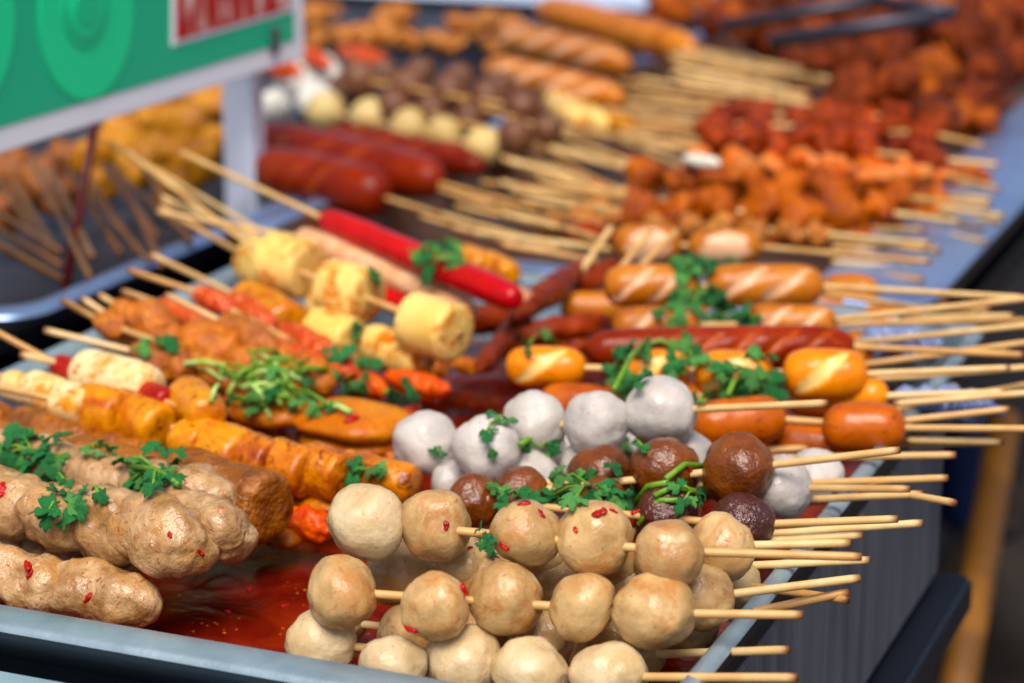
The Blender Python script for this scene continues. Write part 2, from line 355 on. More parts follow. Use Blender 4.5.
# cart body
cart = root('food_cart', (-.6, 1.4, -.9), 'dark stall cart with a grey boarded side carrying the trays', 'cart')
box('counter', (-2.3, .60, -.03), (-.262, 1.235, -.006), M['counter'], cart)
box('counter', (-2.3, 1.237, -.03), (-.31, 3.9, -.006), M['counter'], cart)
box('cabinet', (-2.3, .60, -.88), (-1.1, 3.9, -.032), M['counter'], cart)
for ly in (.64, 1.20): box('leg', (-.31, ly-.02, -.9), (-.27, ly+.02, -.0315), M['black2'], cart)
box('side_board', (-.258, .55, -.066), (-.246, 1.235, .034), M['wood'], cart, .0015)
box('frame_rail', (-.256, .50, -.092), (-.228, 1.25, -.070), M['black2'], cart, .003)
box('front_rail', (-1.6, .60, .004), (-.262, .7285, .036), M['rail'], cart, .003)
def tray(label, x0, x1, y0, y1, fl, zt=.05, zf=0, mat='tray', rimmat='rim', flr=None, lip=.012, rad=.035):
    """pan: rounded floor, sloping walls, flat flange and a turned-down lip. x0..x1/y0..y1 are the outer limits."""
    o = root('serving_tray', ((x0+x1)/2, (y0+y1)/2, zf-.002), label, 'tray')
    flr = fl if flr is None else flr
    def loop(ins, insr, z, rd):
        a, b, c_, d = x0+ins, x1-insr, y0+ins, y1-ins; out = []
        for (cx, cy, s) in ((b-rd, c_+rd, -90), (b-rd, d-rd, 0), (a+rd, d-rd, 90), (a+rd, c_+rd, 180)):
            for k in range(9):
                t = R(s+90*k/8); out.append((cx+rd*math.cos(t), cy+rd*math.sin(t), z))
        return out
    def strip(name, loops, mat, fill=False):
        vs = [v for l in loops for v in l]; n = len(loops[0]); fs = []
        for i in range(len(loops)-1):
            for j in range(n): fs.append((i*n+j, i*n+(j+1) % n, (i+1)*n+(j+1) % n, (i+1)*n+j))
        if fill: fs.append(tuple(range((len(loops)-1)*n, len(loops)*n)))
        return mk(name, vs, fs, mat, o, o.location)
    strip('pan', [loop(fl, flr, zt, rad), loop(fl+.004, flr+.004, zt-.004, rad*.95), loop(fl+.012, flr+.012, zf+.006, rad*.8), loop(fl+.018, flr+.018, zf, rad*.6)], M[mat], True)
    strip('rim', [loop(fl, flr, zt+.0005, rad), loop(fl*.9, flr*.92, zt+.0022, rad), loop(.003, .003, zt+.0022, rad), loop(.0008, .0008, zt+.001, rad), loop(0, 0, zt-.001, rad)], M[rimmat])
    strip('lip', [loop(0, 0, zt-.001, rad), loop(0, 0, zt-lip, rad), loop(.003, .003, zt-lip, rad)], M['lip'])
    return o
tray('steel tray in the foreground holding fish balls and red sauce', -.735, -.245, .734, 1.36, .020, flr=.0075, zf=.0)
tray('wide rimmed blue steel tray behind holding sausages and glazed meat', -.780, -.288, 1.372, 2.52, .018, flr=.082, zf=.0, mat='dirtypan', rimmat='bluesteel')
tray('shade-coloured steel tray at the left under the green sign', -1.40, -.792, 1.148, 1.86, .016, zf=.01, mat='shadetray', rimmat='bluesteel', zt=.046)
tray('far pale tray at the top edge of the picture', -1.55, -.80, 2.60, 3.5, .02, zf=.0, mat='cloth', rimmat='cloth')
# sauce: irregular sheets lying in the tray
def sauce(x0, x1, y0, y1, z):
    nx = 40; vs, fs = [], []
    for i in range(nx+1):
        for j in range(nx+1):
            x = x0+(x1-x0)*i/nx; y = y0+(y1-y0)*j/nx
            vs.append((x, y, z+.0015*noise.noise(Vector((x*18, y*18, 3)))+.0008*noise.noise(Vector((x*60, y*60, 3)))))
    for i in range(nx):
        for j in range(nx): a = i*(nx+1)+j; fs.append((a, a+nx+1, a+nx+2, a+1))
    props(mk('chili_sauce', vs, fs, M['sauce'], None, (x0, y0, z)), 'thin oily red chili sauce pooled in the front tray', 'sauce', kind='stuff')
sauce(-.705, -.268, .764, 1.330, .012)
# ------------------------------------------------------------------ sign and its supports
sgx = -.828
sg = root('stall_sign', (sgx, 1.20, .143), 'green sign board with white border hanging at upper left', 'sign')
sy0, sy1, sz0, sz1 = 1.02, 1.598, .140, .50
box('board', (sgx-.010, sy0, sz0), (sgx, sy1, sz1), M['signwhite'], sg, .0015)
bw = .0165
def onsign(name, poly, lay, mat, par=sg):
    """flat printed shape on the board; poly in (y, z)"""
    x = sgx+.0008*lay
    n = len(poly); vs = [(x, y, z) for y, z in poly]+[(x-.0007, y, z) for y, z in poly]
    fs = [tuple(range(n)), tuple(range(2*n-1, n-1, -1))]+[(i, (i+1) % n, n+(i+1) % n, n+i) for i in range(n)]
    return mk(name, vs, fs, mat, par, (x, poly[0][0], poly[0][1]), smooth=False)
def psign(px, py):
    d = ray(px, py); k = sgx/d.x; p = Vector((0, 0, CZ))+d*k; return p.y, p.z
bwy = .018
onsign('green_panel', [(sy0+.02, sz0+bw), (sy1-bwy, sz0+bw), (sy1-bwy, sz1-bw), (sy0+.02, sz1-bw)], 1, M['green'])
def ell(px, py, rx, ry, n=40):
    c = psign(px, py); a = psign(px+rx, py); b = psign(px, py+ry)
    return [(c[0]+(a[0]-c[0])*math.cos(2*math.pi*i/n), c[1]+(c[1]-b[1])*math.sin(2*math.pi*i/n)) for i in range(n)]
onsign('light_emblem', ell(86, 14, 46, 86), 2, M['lgreen'])
onsign('emblem_ring', ell(83, 8, 23, 40), 3, M['mgreen'])
onsign('emblem_centre', ell(83, 6, 17, 31), 4, M['lgreen'])
onsign('emblem_core', ell(83, 6, 12, 20), 5, M['mgreen'])
onsign('light_emblem', ell(-36, 22, 49, 92), 2, M['lgreen'])
fr_ = [psign(*q) for q in ((170, 46), (291, 11), (291, -90), (170, -90))]
onsign('photo_frame', fr_, 2, M['signwhite'])
onsign('meat_photo', [psign(*q) for q in ((174, 40), (287, 8), (287, -88), (174, -88))], 3, M['photo'])
cl = psign(271, 38)
box('clip', (sgx+.001, cl[0]-.004, cl[1]-.012), (sgx+.006, cl[0]+.004, cl[1]+.008), M['clip'], sg, .001)
po = props(box('sign_post', (-.868, 1.535, -.004), (-.842, 1.556, .138), M['postm'], None, .002), 'square steel post standing under the green sign', 'post')
def onx(px, py, x): d = ray(px, py); return CAM+d*(x/d.x)
a = onx(64, 298, -.858); b = onx(101, 92, -.858)
o = tube('red_rod', [a, b], .0032, M['redrod'], ends=False); props(o, 'thin dark red rod rising behind the sign over the left tray', 'rod')

# ------------------------------------------------------------------ right of the cart
pt = P(1004, 425, -.20); pb = P(956, 700, -.34); dd = (pt-pb)
props(tube('painted_pole', [pb-dd*.6, pt+dd*.02], .0145, M['yellowpole'], ends=False, segs=14), 'orange painted pole leaning beside the cart at lower right', 'pole')
c = P(966, 470, -.42)
tb = root('plastic_tub', c-Vector((0, 0, .07)), 'blurred blue plastic tub beyond the grey boarded side', 'tub')
blob('body', c, Vector((0, 0, 1)), .07, .034, M['blue'], tb, p=8, q=3, amp=0, fine=0, taper=.2)
blob('rim', c+Vector((0, 0, .068)), Vector((0, 0, 1)), .005, .043, M['blue'], tb, p=4, q=2, amp=0, fine=0)
for (x, y, z, r, mt) in ((1000, 620, -.5, .07, 'darkfry'), (1010, 540, -.55, .06, 'darkfry')):
    c = P(x, y, z)
    sk_ = root('dark_sack', c-Vector((0, 0, r)), 'dark brown sack on the ground beyond the pole, %s one' % ('nearer' if y > 600 else 'farther'), 'sack')
    blob('cloth', c, Vector((0, 0, 1)), r*1.4, r, M['floor'], sk_, amp=.15, p=3)
    blob('knot', c+Vector((0, 0, r*1.45)), Vector((0, 0, 1)), r*.2, r*.25, M['floor'], sk_, amp=.2)
# crumpled clear bag under the sticks
for (x, y, r_, lb) in ((948, 405, 26, 'crumpled clear plastic bag under the right-hand sticks'), (900, 345, 22, 'small clear plastic bag behind the orange sausages')):
    c = P(x, y, .052); rw = r_*dep(c)/F
    o = blob('plastic_bag', c, Vector((1, .1, 0)), rw*2.0, rw*.9, M['bag'], amp=.35, fr=3.4, flat=.7, fine=.06); props(o, lb, 'plastic bag')

# ------------------------------------------------------------------ front fish balls
G1 = 'tan fish ball skewers piled in front'
skewer('fish_ball_skewer', 'tan fish ball skewer on top of the pile starting with one pale ball', 'skewer', G1, 'fish_ball', 'fish',
       [(366, 522, 38), (437, 523, 35), (526, 536, 34), (595, 539, 39), (669, 551, 35)], .088, [(862, 557, .088)], mats=['pale', 'fish', 'fish', 'fish', 'fish'], amp=.15, fr=1.15)
skewer('fish_ball_skewer', 'middle tan fish ball skewer with bare stick showing after its first ball', 'skewer', G1, 'fish_ball', 'fish',
       [(343, 592, 37), (435, 608, 35), (507, 597, 38), (581, 607, 35), (655, 613, 40)], .066, [(803, 615, .07)], amp=.15, fr=1.15)
skewer('fish_ball_skewer', 'lowest tan fish ball skewer lying along the front rim', 'skewer', G1, 'fish_ball', 'pale',
       [(322, 643, 36), (394, 668, 33), (463, 660, 40), (530, 672, 38), (611, 677, 40)], .042, [(797, 678, .062)], amp=.15, fr=1.15)
skewer('fish_ball_skewer', 'tan fish ball skewer ending with a ball behind the top row', 'skewer', G1, 'fish_ball', 'fish',
       [(466, 568, 30), (540, 560, 30), (610, 565, 30), (664, 560, 30), (722, 546, 34)], (.062, .076), [(851, 543, .082)], amp=.15, fr=1.15)
skewer('fish_ball_skewer', 'half hidden tan fish ball skewer between top and middle rows', 'skewer', G1, 'fish_ball', 'fish',
       [(402, 572, 37), (484, 582, 32), (556, 577, 30), (625, 585, 30), (701, 598, 32)], (.055, .062), [(860, 578, .066)], amp=.15, fr=1.15)
skewer('fish_ball_skewer', 'tan fish ball skewer deep in the pile with longer stick', 'skewer', G1, 'fish_ball', 'fish',
       [(410, 632, 30), (478, 632, 30), (548, 640, 31), (619, 640, 31), (690, 625, 29)], (.036, .044), [(849, 592, .06)], amp=.15, fr=1.15)
skewer('fish_ball_skewer', 'buried tan fish ball skewer behind the longest lower sticks', 'skewer', G1, 'fish_ball', 'pale',
       [(520, 600, 28), (590, 590, 28), (660, 590, 28), (735, 584, 26)], (.036, .048), [(848, 600, .058)], amp=.15, fr=1.15)
skewer('fish_ball_skewer', 'lowest buried tan fish ball skewer with darker orange stick', 'skewer', G1, 'fish_ball', 'fish',
       [(340, 622, 26), (440, 640, 27), (520, 655, 28), (590, 660, 28), (640, 655, 28)], (.024, .034), [(788, 650, .056)], amp=.15, fr=1.15)
# ------------------------------------------------------------------ grey and brown balls
G2 = 'grey fish ball skewers'
skewer('fish_ball_skewer', 'grey fish ball skewer on top with five speckled balls and stick to the right', 'skewer', G2, 'fish_ball', 'grey',
       [(425, 444, 33), (487, 449, 34), (535, 423, 33), (596, 424, 33), (661, 411, 37)], (.060, .084), [(828, 403, .10)])
skewer('fish_ball_skewer', 'grey fish ball skewer underneath whose last two balls show at the right', 'skewer', G2, 'fish_ball', 'grey',
       [(455, 482, 24), (528, 478, 30), (590, 468, 30), (690, 455, 24), (782, 488, 31)], (.045, .064), [(910, 489, .072)])
skewer('fish_ball_skewer', 'grey fish ball skewer behind the brown balls ending in one pale ball', 'skewer', G2, 'fish_ball', 'grey',
       [(570, 450, 28), (640, 455, 28), (735, 465, 28), (814, 478, 29)], (.042, .052), [(955, 503, .070)])
G3 = 'brown beef ball skewers'
skewer('beef_ball_skewer', 'glossy brown beef ball skewer with a large last ball', 'skewer', G3, 'beef_ball', 'brown',
       [(520, 492, 27), (601, 474, 31), (664, 472, 34), (738, 469, 37)], (.060, .076), [(900, 450, .094)])
skewer('beef_ball_skewer', 'plum brown beef ball skewer tucked under the glossy one', 'skewer', G3, 'beef_ball', 'plum',
       [(474, 501, 27), (600, 505, 28), (668, 512, 31), (742, 525, 32)], (.056, .062), [(898, 519, .072)], mats=['brown', 'brown', 'plum', 'plum'])
skewer('beef_ball_skewer', 'hidden brown beef ball skewer whose stick lies just below the plum one', 'skewer', G3, 'beef_ball', 'plum',
       [(590, 530, 26), (660, 530, 27), (742, 536, 26)], (.044, .048), [(923, 523, .066)])
G4 = 'sticks reaching over the right rim'
for s, lb in (((790, 484, 948, 478, .055, .07), 'thin pinkish stick above the pale grey balls at right'),
              ((800, 500, 923, 494, .055, .066), 'short stick between the crossed sticks at right'),
              ((700, 545, 863, 535, .05, .062), 'stick under the plum ball with a grey shadowed side'),
              ((720, 567, 870, 560, .05, .06), 'stick with dark charred tip below the top fish ball stick'),
              ((770, 458, 956, 455, .05, .062), 'flat lying stick just under the rising brown ball stick')):
    o = tube('bamboo_skewer', [P(s[0], s[1], s[4]), P(s[2], s[3], s[5])], SR, M['bamboo']); props(o, lb, 'skewer stick', G4)
# ------------------------------------------------------------------ left meat skewers
G5 = 'meat skewers at the left front'
skewer('meat_skewer', 'lumpy tan meat skewer with coriander on it, topmost at lower left', 'skewer', G5, 'meat_lump', 'lump',
       [(-80, 480, -20, 496, 36), (-25, 496, 36, 510, 37), (30, 508, 84, 520, 38), (76, 510, 136, 528, 36), (128, 522, 196, 548, 42), (166, 508, 232, 540, 32)], .060, amp=.26, fr=1.25, p=3.2, q=2.2, k=1.12, sep=.12)
skewer('meat_skewer', 'low tan meat skewer partly hidden by the front rim', 'skewer', G5, 'meat_lump', 'lump',
       [(-60, 566, 4, 578, 33), (-2, 576, 60, 590, 34), (52, 584, 146, 606, 32)], .036, amp=.24, fr=1.3, p=3.2, q=2.2, k=1.12, sep=.1)
skewer('meat_skewer', 'second low tan meat skewer lying behind the lowest one', 'skewer', G5, 'meat_lump', 'lump',
       [(-40, 542, 30, 556, 30), (24, 554, 84, 566, 31), (76, 562, 132, 580, 28)], .030, amp=.24, fr=1.3, p=3.2, q=2.2, k=1.12, sep=.1)
skewer('meat_skewer', 'smooth tan meat skewer between the lumpy one and the brown loaf', 'skewer', G5, 'meat_lump', 'lump',
       [(-40, 448, 24, 464, 30), (18, 462, 82, 478, 31), (76, 476, 136, 490, 31), (130, 484, 186, 500, 32), (176, 492, 228, 510, 32)], .056, amp=.16, fr=1.2, p=3.2, q=2.2, k=1.12, sep=.08)
skewer('meat_loaf_skewer', 'dark brown meat loaf skewer with a square cut end', 'skewer', G5, 'meat_loaf', 'loaf',
       [(-60, 438, 70, 468, 30), (72, 462, 172, 486, 30), (172, 478, 272, 510, 36)], .052, amp=.06, fr=2.2, p=16, q=6, fine=.02)
skewer('meat_loaf_skewer', 'greyish brown meat loaf skewer at the left edge below the white cakes', 'skewer', G5, 'meat_loaf', 'loaf',
       [(-60, 412, 10, 428, 26), (12, 425, 92, 452, 26), (90, 448, 150, 462, 22)], .046, [], [(-60, 395, .06)], amp=.08, fr=2.2, p=5)
# ------------------------------------------------------------------ white and orange cakes on sticks, left
G6 = 'cake cylinder skewers at the left'
skewer('cake_skewer', 'white cake cylinder skewer with red ends pointing at the chopped herbs', 'skewer', G6, 'cake', 'white',
       [(56, 364, 82, 374, 12), (80, 370, 154, 392, 26), (142, 390, 168, 402, 13), (184, 392, 210, 418, 22)], .070, [], [(-30, 318, .10)], amp=.04, p=7, q=3,
       mats=['redend', 'white', 'redend', 'cake2'], parts=['red_end', 'cake', 'red_end', 'dumpling'])
skewer('cake_skewer', 'white cake cylinder skewer at the left edge, its other end hidden', 'skewer', G6, 'cake', 'white',
       [(6, 384, 32, 391, 16), (30, 388, 62, 398, 20)], .060, [], [(-40, 340, .095)], amp=.05, p=7, q=3)
skewer('cake_skewer', 'long orange cake skewer with bare stick between its cylinders and glazed pieces', 'skewer', G6, 'cake', 'glaze',
       [(58, 400, 90, 410, 21), (84, 404, 124, 419, 25), (120, 410, 164, 430, 25), (182, 436, 206, 447, 22), (196, 440, 246, 458, 27), (244, 454, 274, 466, 25), (270, 460, 310, 474, 26), (308, 466, 346, 480, 27), (340, 470, 416, 486, 22)],
       (.064, .048), [], [(-60, 376, .088)], amp=.07, p=10, q=4, mats=['white', 'cake2', 'cake2', 'cake2', 'cake2', 'glaze', 'glaze', 'glaze', 'glaze'])
# ------------------------------------------------------------------ fried orange meat and shrimps
G7 = 'glazed meat skewers at the left'
skewer('meat_skewer', 'fried orange meat skewer nearest the left tray corner', 'skewer', G7, 'fried_meat', 'chick',
       [(98, 320, 124, 330, 14), (114, 318, 176, 334, 24), (186, 338, 236, 358, 24), (232, 362, 276, 386, 24)], (.070, .056), [], [(62, 300, .088)], amp=.2, fr=2.2, p=3, k=1.1)
skewer('meat_skewer', 'fried orange meat skewer with a coriander leaf on its upper piece', 'skewer', G7, 'fried_meat', 'chick',
       [(136, 352, 192, 372, 18), (186, 362, 244, 384, 18), (240, 380, 300, 402, 20)], (.060, .052), [], [(44, 330, .075)], amp=.2, fr=2.4, p=3, k=1.1)
skewer('meat_skewer', 'fried brown meat skewer behind the first orange one', 'skewer', G7, 'fried_meat', 'chick',
       [(222, 322, 274, 350, 17), (272, 352, 330, 384, 22)], (.068, .055), [], [(165, 294, .088)], amp=.12, fr=1.8, p=3, k=1.1)
skewer('shrimp_skewer', 'red shrimp skewer with a pink tail near the short sticks', 'skewer', G7, 'shrimp', 'shrimp',
       [(160, 304, 200, 322, 10), (186, 314, 220, 334, 13), (258, 344, 322, 368, 15)], (.070, .06), [], [(122, 291, .085)], amp=.14, fr=2.4, p=3, k=1.1)
skewer('shrimp_skewer', 'red shrimp skewer beside the orange tofu barrel', 'skewer', G7, 'shrimp', 'shrimp',
       [(196, 292, 234, 310, 11), (230, 300, 272, 326, 15), (285, 330, 350, 372, 16)], (.074, .06), [], [(128, 270, .095)], amp=.14, fr=2.4, p=3, k=1.1)
for s, lb in (((98, 294, 128, 312, .08, .07), 'short pale stick beside the fried meat'), ((82, 298, 112, 318, .08, .07), 'short orange stick tucked behind the fried meat'),
              ((20, 354, 70, 366, .08, .07), 'stick leading to the red cake end')):
    o = tube('bamboo_skewer', [P(s[0], s[1], s[4]), P(s[2], s[3], s[5])], SR, M['bamboo']); props(o, lb, 'skewer stick', 'short sticks at the left')
# ------------------------------------------------------------------ tofu barrels and crab sticks
G8 = 'tofu barrel skewers'
skewer('tofu_skewer', 'yellow tofu barrel skewer of three browned barrels with long stick', 'skewer', G8, 'tofu_barrel', 'cake',
       [(264, 258, 316, 272, 30), (322, 284, 376, 300, 29), (404, 318, 464, 336, 31)], (.080, .072), [], [(125, 150, .122)], amp=.05, p=14, q=5, k=.78, mats=['cake', 'cake', 'cake'])
skewer('tofu_skewer', 'yellow tofu skewer with a disc and a flat barrel below the first', 'skewer', G8, 'tofu_barrel', 'cake2',
       [(238, 296, 298, 330, 24), (306, 328, 362, 348, 26), (360, 340, 434, 364, 22)], (.060, .052), [], [(150, 254, .09)], amp=.06, p=12, q=4, k=.75, mats=['cake2', 'cake', 'cake'])
skewer('tofu_skewer', 'tofu barrel skewer mostly hidden behind the first yellow barrel', 'skewer', G8, 'tofu_barrel', 'cake',
       [(246, 256, 280, 276, 26), (318, 300, 350, 320, 24)], (.066, .056), [], [(158, 206, .10)], amp=.05, p=12, q=4, k=.7)
G9 = 'crab sticks'
skewer('crab_stick_skewer', 'bright red crab stick skewer topped with coriander', 'skewer', G9, 'crab_stick', 'crab',
       [(324, 219, 518, 300, 15), (512, 298, 532, 307, 14)], (.085, .064), [], [(178, 151, .12)], amp=.03, p=10, q=4, mats=['crab', 'crabin'], k=1.0)
skewer('crab_stick_skewer', 'pale pink crab stick skewer with a red edge beside the tofu', 'skewer', G9, 'crab_stick', 'crabin',
       [(300, 236, 474, 312, 13)], (.080, .062), [], [(156, 212, .105)], amp=.04, p=10, q=4)
skewer('crab_stick_skewer', 'thin red crab stick lying under the pale pink one', 'skewer', G9, 'crab_stick', 'crab',
       [(296, 254, 436, 322, 12)], (.068, .052), [], [(160, 196, .10)], amp=.03, p=10, q=4)
for lb_, sg_ in (('plain stick reaching up left just above the first tofu barrel', (112, 145, 262, 232)), ('lowest plain stick ending behind the first tofu barrel', (160, 200, 270, 250))):
    sticks(lb_, 'sticks over the left rim', [sg_], .105, .075, mat='bamboo')
skewer('cake_skewer', 'small tan cake slices behind the end of the red crab stick', 'skewer', G9, 'cake_slice', 'cake2',
       [(462, 256, 486, 268, 15), (482, 262, 512, 276, 15)], .06, amp=.06, p=5, q=3)
# flat cakes and peppers in the middle
def loose(name, label, cat, pts, z, mat, group=None, **k):
    a, b = P(pts[0], pts[1], z), P(pts[2], pts[3], z); c = (a+b)/2
    o = blob(name, c, b-a, (b-a).length/2, pts[4]*dep(c)/F, M[mat], **k); return props(o, label, cat, group)
loose('flat_cake', 'flat orange fried cake lying under the chopped herbs', 'fish cake', (300, 412, 402, 430, 48), .046, 'disc', flat=.34, p=3, amp=.08)
loose('flat_cake', 'flat fried cake just beneath the topmost cake in the middle', 'fish cake', (312, 430, 398, 448, 46), .036, 'disc', flat=.26, p=3, amp=.08)
loose('flat_cake', 'red tinged fried cake half under the chopped herbs', 'fish cake', (226, 398, 300, 420, 30), .046, 'disc', flat=.5, p=3, amp=.12)
loose('flat_cake', 'folded fried cake strip beside the lone orange pepper', 'fish cake', (276, 494, 335, 512, 13), .034, 'disc', flat=.8, p=3, amp=.15)
loose('flat_cake', 'small crumpled fried cake at the end of the brown loaf', 'fish cake', (262, 520, 292, 545, 16), .026, 'disc', flat=.8, p=3, amp=.2)
loose('pepper_piece', 'shiny orange red pepper chunk in the sauce near the pale ball', 'pepper', (286, 516, 330, 532, 17), .032, 'pinch', 'pepper pieces', amp=.2, fr=2.4)
loose('pepper_piece', 'red orange pepper strip in front of the yellow flat barrel', 'pepper', (388, 376, 448, 392, 12), .046, 'pinch', 'pepper pieces', amp=.2, fr=2.4, p=3)
loose('pepper_piece', 'red pepper strip lying under the yellow disc', 'pepper', (286, 344, 330, 358, 11), .055, 'shrimp', 'pepper pieces', amp=.2, fr=2.4, p=3)
loose('pepper_piece', 'small red pepper scrap at the edge of the open sauce', 'pepper', (350, 378, 384, 392, 12), .042, 'pinch', 'pepper pieces', amp=.25, fr=2.4, p=3)
loose('pepper_piece', 'dull red pepper strip sunk in the sauce behind the grey balls', 'pepper', (440, 398, 500, 404, 10), .02, 'strip', 'pepper pieces', amp=.25, fr=2.4, p=3)
loose('onion_piece', 'tan onion scrap by the third tofu barrel', 'onion', (452, 362, 484, 370, 8), .03, 'disc', amp=.25, fr=2.4, p=3)
rf2 = random.Random(9)
for i in range(26):
    if i < 17: x, y = rf2.uniform(236, 440), rf2.uniform(366, 470)
    else: x, y = rf2.uniform(180, 330), rf2.uniform(330, 400)
    an = rf2.uniform(-.3, .8); l_ = rf2.uniform(12, 26)
    loose('fried_scrap', 'small orange fried scrap in the sauce between the left skewers', 'fried scrap', (x-l_*math.cos(an), y-l_*.4*math.sin(an), x+l_*math.cos(an), y+l_*.4*math.sin(an), rf2.uniform(9, 15)), rf2.uniform(.022, .034), rf2.choice(['chick', 'disc', 'pinch', 'chick']), 'fried scraps in the sauce', amp=.3, fr=1.8, res=.7, p=3)
# dark red strips
G10 = 'dark red dried strips'
for pts, z, lb in (((510, 320, 590, 262, 13), .062, 'long dark red strip rising towards the pale stick'), ((478, 372, 528, 312, 12), .05, 'dark red strip sloping into the sauce'),
                   ((520, 336, 610, 322, 13), .052, 'dark red strip lying level behind the orange sausage'), ((575, 285, 620, 270, 15), .056, 'reddish lump under the two pale sticks'),
                   ((486, 352, 600, 345, 10), .042, 'low dark red strip just behind the orange sausage tip'), ((452, 322, 520, 318, 15), .034, 'dark red strip against the far tray wall behind the tofu'), ((540, 300, 600, 312, 16), .036, 'dark red strip under the crossing of two others'),
                   ((500, 345, 560, 352, 13), .026, 'dark red strip lying lowest in the sauce'), ((560, 235, 620, 238, 15), .05, 'red brown strip at the start of the bun row')):
    loose('dried_strip', lb, 'meat strip', pts, z, 'strip', G10, amp=.22, fr=1.6, p=3)
# ------------------------------------------------------------------ sausages in the middle right
SL = [(-.1, -.6, .36, .09)]
ML = [(-.66, -.3, .10, .16), (-.25, -.3, .10, .16), (.2, -.3, .10, .16), (.62, -.3, .10, .16)]
DL = [(-.45, -.45, .19, .12), (.3, -.45, .19, .12)]
TL = [(-.45, -.2, .05, .16), (-.18, -.2, .05, .16), (.1, -.2, .05, .16), (.38, -.2, .05, .16), (.64, -.2, .05, .1)]
G11 = 'orange sausage skewers'
skewer('sausage_skewer', 'orange sausage skewer with a slit first sausage and bare stick beside coriander', 'skewer', G11, 'sausage', 'orange',
       [(506, 366, 586, 368, 21), (622, 370, 690, 372, 22), (694, 372, 774, 374, 23), (782, 374, 868, 374, 26)], (.064, .07), [(1010, 368, .082)], amp=.03, p=4, q=2.2, cuts=SL, fine=.004)
skewer('sausage_skewer', 'dark orange sausage skewer just behind the grey balls', 'skewer', G11, 'sausage', 'deeporange',
       [(540, 402, 612, 404, 20), (690, 426, 786, 418, 25), (822, 428, 906, 428, 26)], (.052, .058), [(1024+20, 429, .072)], amp=.03, p=4, q=2.2, fine=.004)
skewer('sausage_skewer', 'orange sausage skewer whose last end peeks from behind the slit one', 'skewer', G11, 'sausage', 'orange',
       [(640, 402, 720, 400, 20), (820, 394, 888, 396, 19)], (.05, .058), [(1005, 392, .068)], amp=.03, p=4, q=2.2, fine=.004)
skewer('sausage_skewer', 'low orange sausage skewer in the shade behind the brown balls', 'skewer', G11, 'sausage', 'deeporange',
       [(700, 455, 760, 452, 18), (770, 440, 840, 446, 18)], .04, [(1003, 442, .06)], amp=.03, p=4, q=2.2, fine=.004)
G12 = 'long sausage skewers'
skewer('sausage_skewer', 'light brown sausage skewer with slanted cuts under the largest coriander', 'skewer', G12, 'sausage', 'hotdog',
       [(604, 286, 700, 286, 22), (706, 285, 824, 286, 22)], .078, [(1024, 298, .095)], amp=.02, p=5, q=2.4, cuts=DL, fine=.004)
skewer('sausage_skewer', 'light brown sausage skewer second from the top with pale cuts', 'skewer', G12, 'sausage', 'hotdog',
       [(612, 326, 700, 324, 19), (742, 322, 838, 324, 19)], .066, [(1030, 320, .085)], amp=.02, p=5, q=2.4, cuts=DL, fine=.004)
skewer('sausage_skewer', 'long dark red scored sausage skewer behind the orange ones', 'skewer', G12, 'sausage', 'redsaus',
       [(586, 350, 854, 346, 22)], .070, [(1024, 355, .08)], amp=.02, p=7, q=2.6, cuts=TL, fine=.004, res=1.3)
skewer('sausage_skewer', 'pale bun shaped sausage skewer behind the light brown pair', 'skewer', G12, 'sausage', 'hotdog',
       [(612, 244, 682, 244, 20), (688, 246, 762, 247, 18)], .07, [(930, 262, .08)], amp=.03, p=4, q=2.2, cuts=[(0, -.1, .8, .05)], fine=.004)
skewer('sausage_skewer', 'half hidden light brown sausage skewer between the upper two sausage rows', 'skewer', G12, 'sausage', 'hotdog',
       [(560, 308, 640, 308, 17), (650, 308, 740, 306, 17), (748, 306, 850, 306, 18)], .045, [(990, 310, .065)], amp=.02, p=5, q=2.4, fine=.004)
skewer('sausage_skewer', 'buried orange sausage skewer under the long dark red one', 'skewer', G12, 'sausage', 'orange',
       [(600, 352, 690, 354, 18), (700, 354, 790, 354, 18), (800, 352, 884, 352, 18)], .036, [(1010, 352, .06)], amp=.02, p=5, q=2.4, fine=.004)
skewer('sausage_skewer', 'buried dark orange sausage skewer between the grey balls and the slit sausages', 'skewer', G11, 'sausage', 'deeporange',
       [(600, 398, 690, 400, 19), (700, 400, 780, 398, 19), (786, 400, 850, 400, 18)], .030, [], amp=.03, p=4, q=2.2, fine=.004, stick=False)
# reddish cakes behind the sausage ends
for pts, z, lb in (((822, 290, 880, 296, 19), .052, 'pinkish orange sausage end under the crossing sticks'), ((860, 322, 925, 326, 18), .045, 'orange sausage end low between the right sticks'),
                   ((838, 344, 925, 350, 17), .04, 'salmon coloured sausage end at the edge of the bag')):
    loose('sausage_end', lb, 'sausage', pts, z, 'hotdog', 'sausage ends under the sticks', p=4, amp=.06)
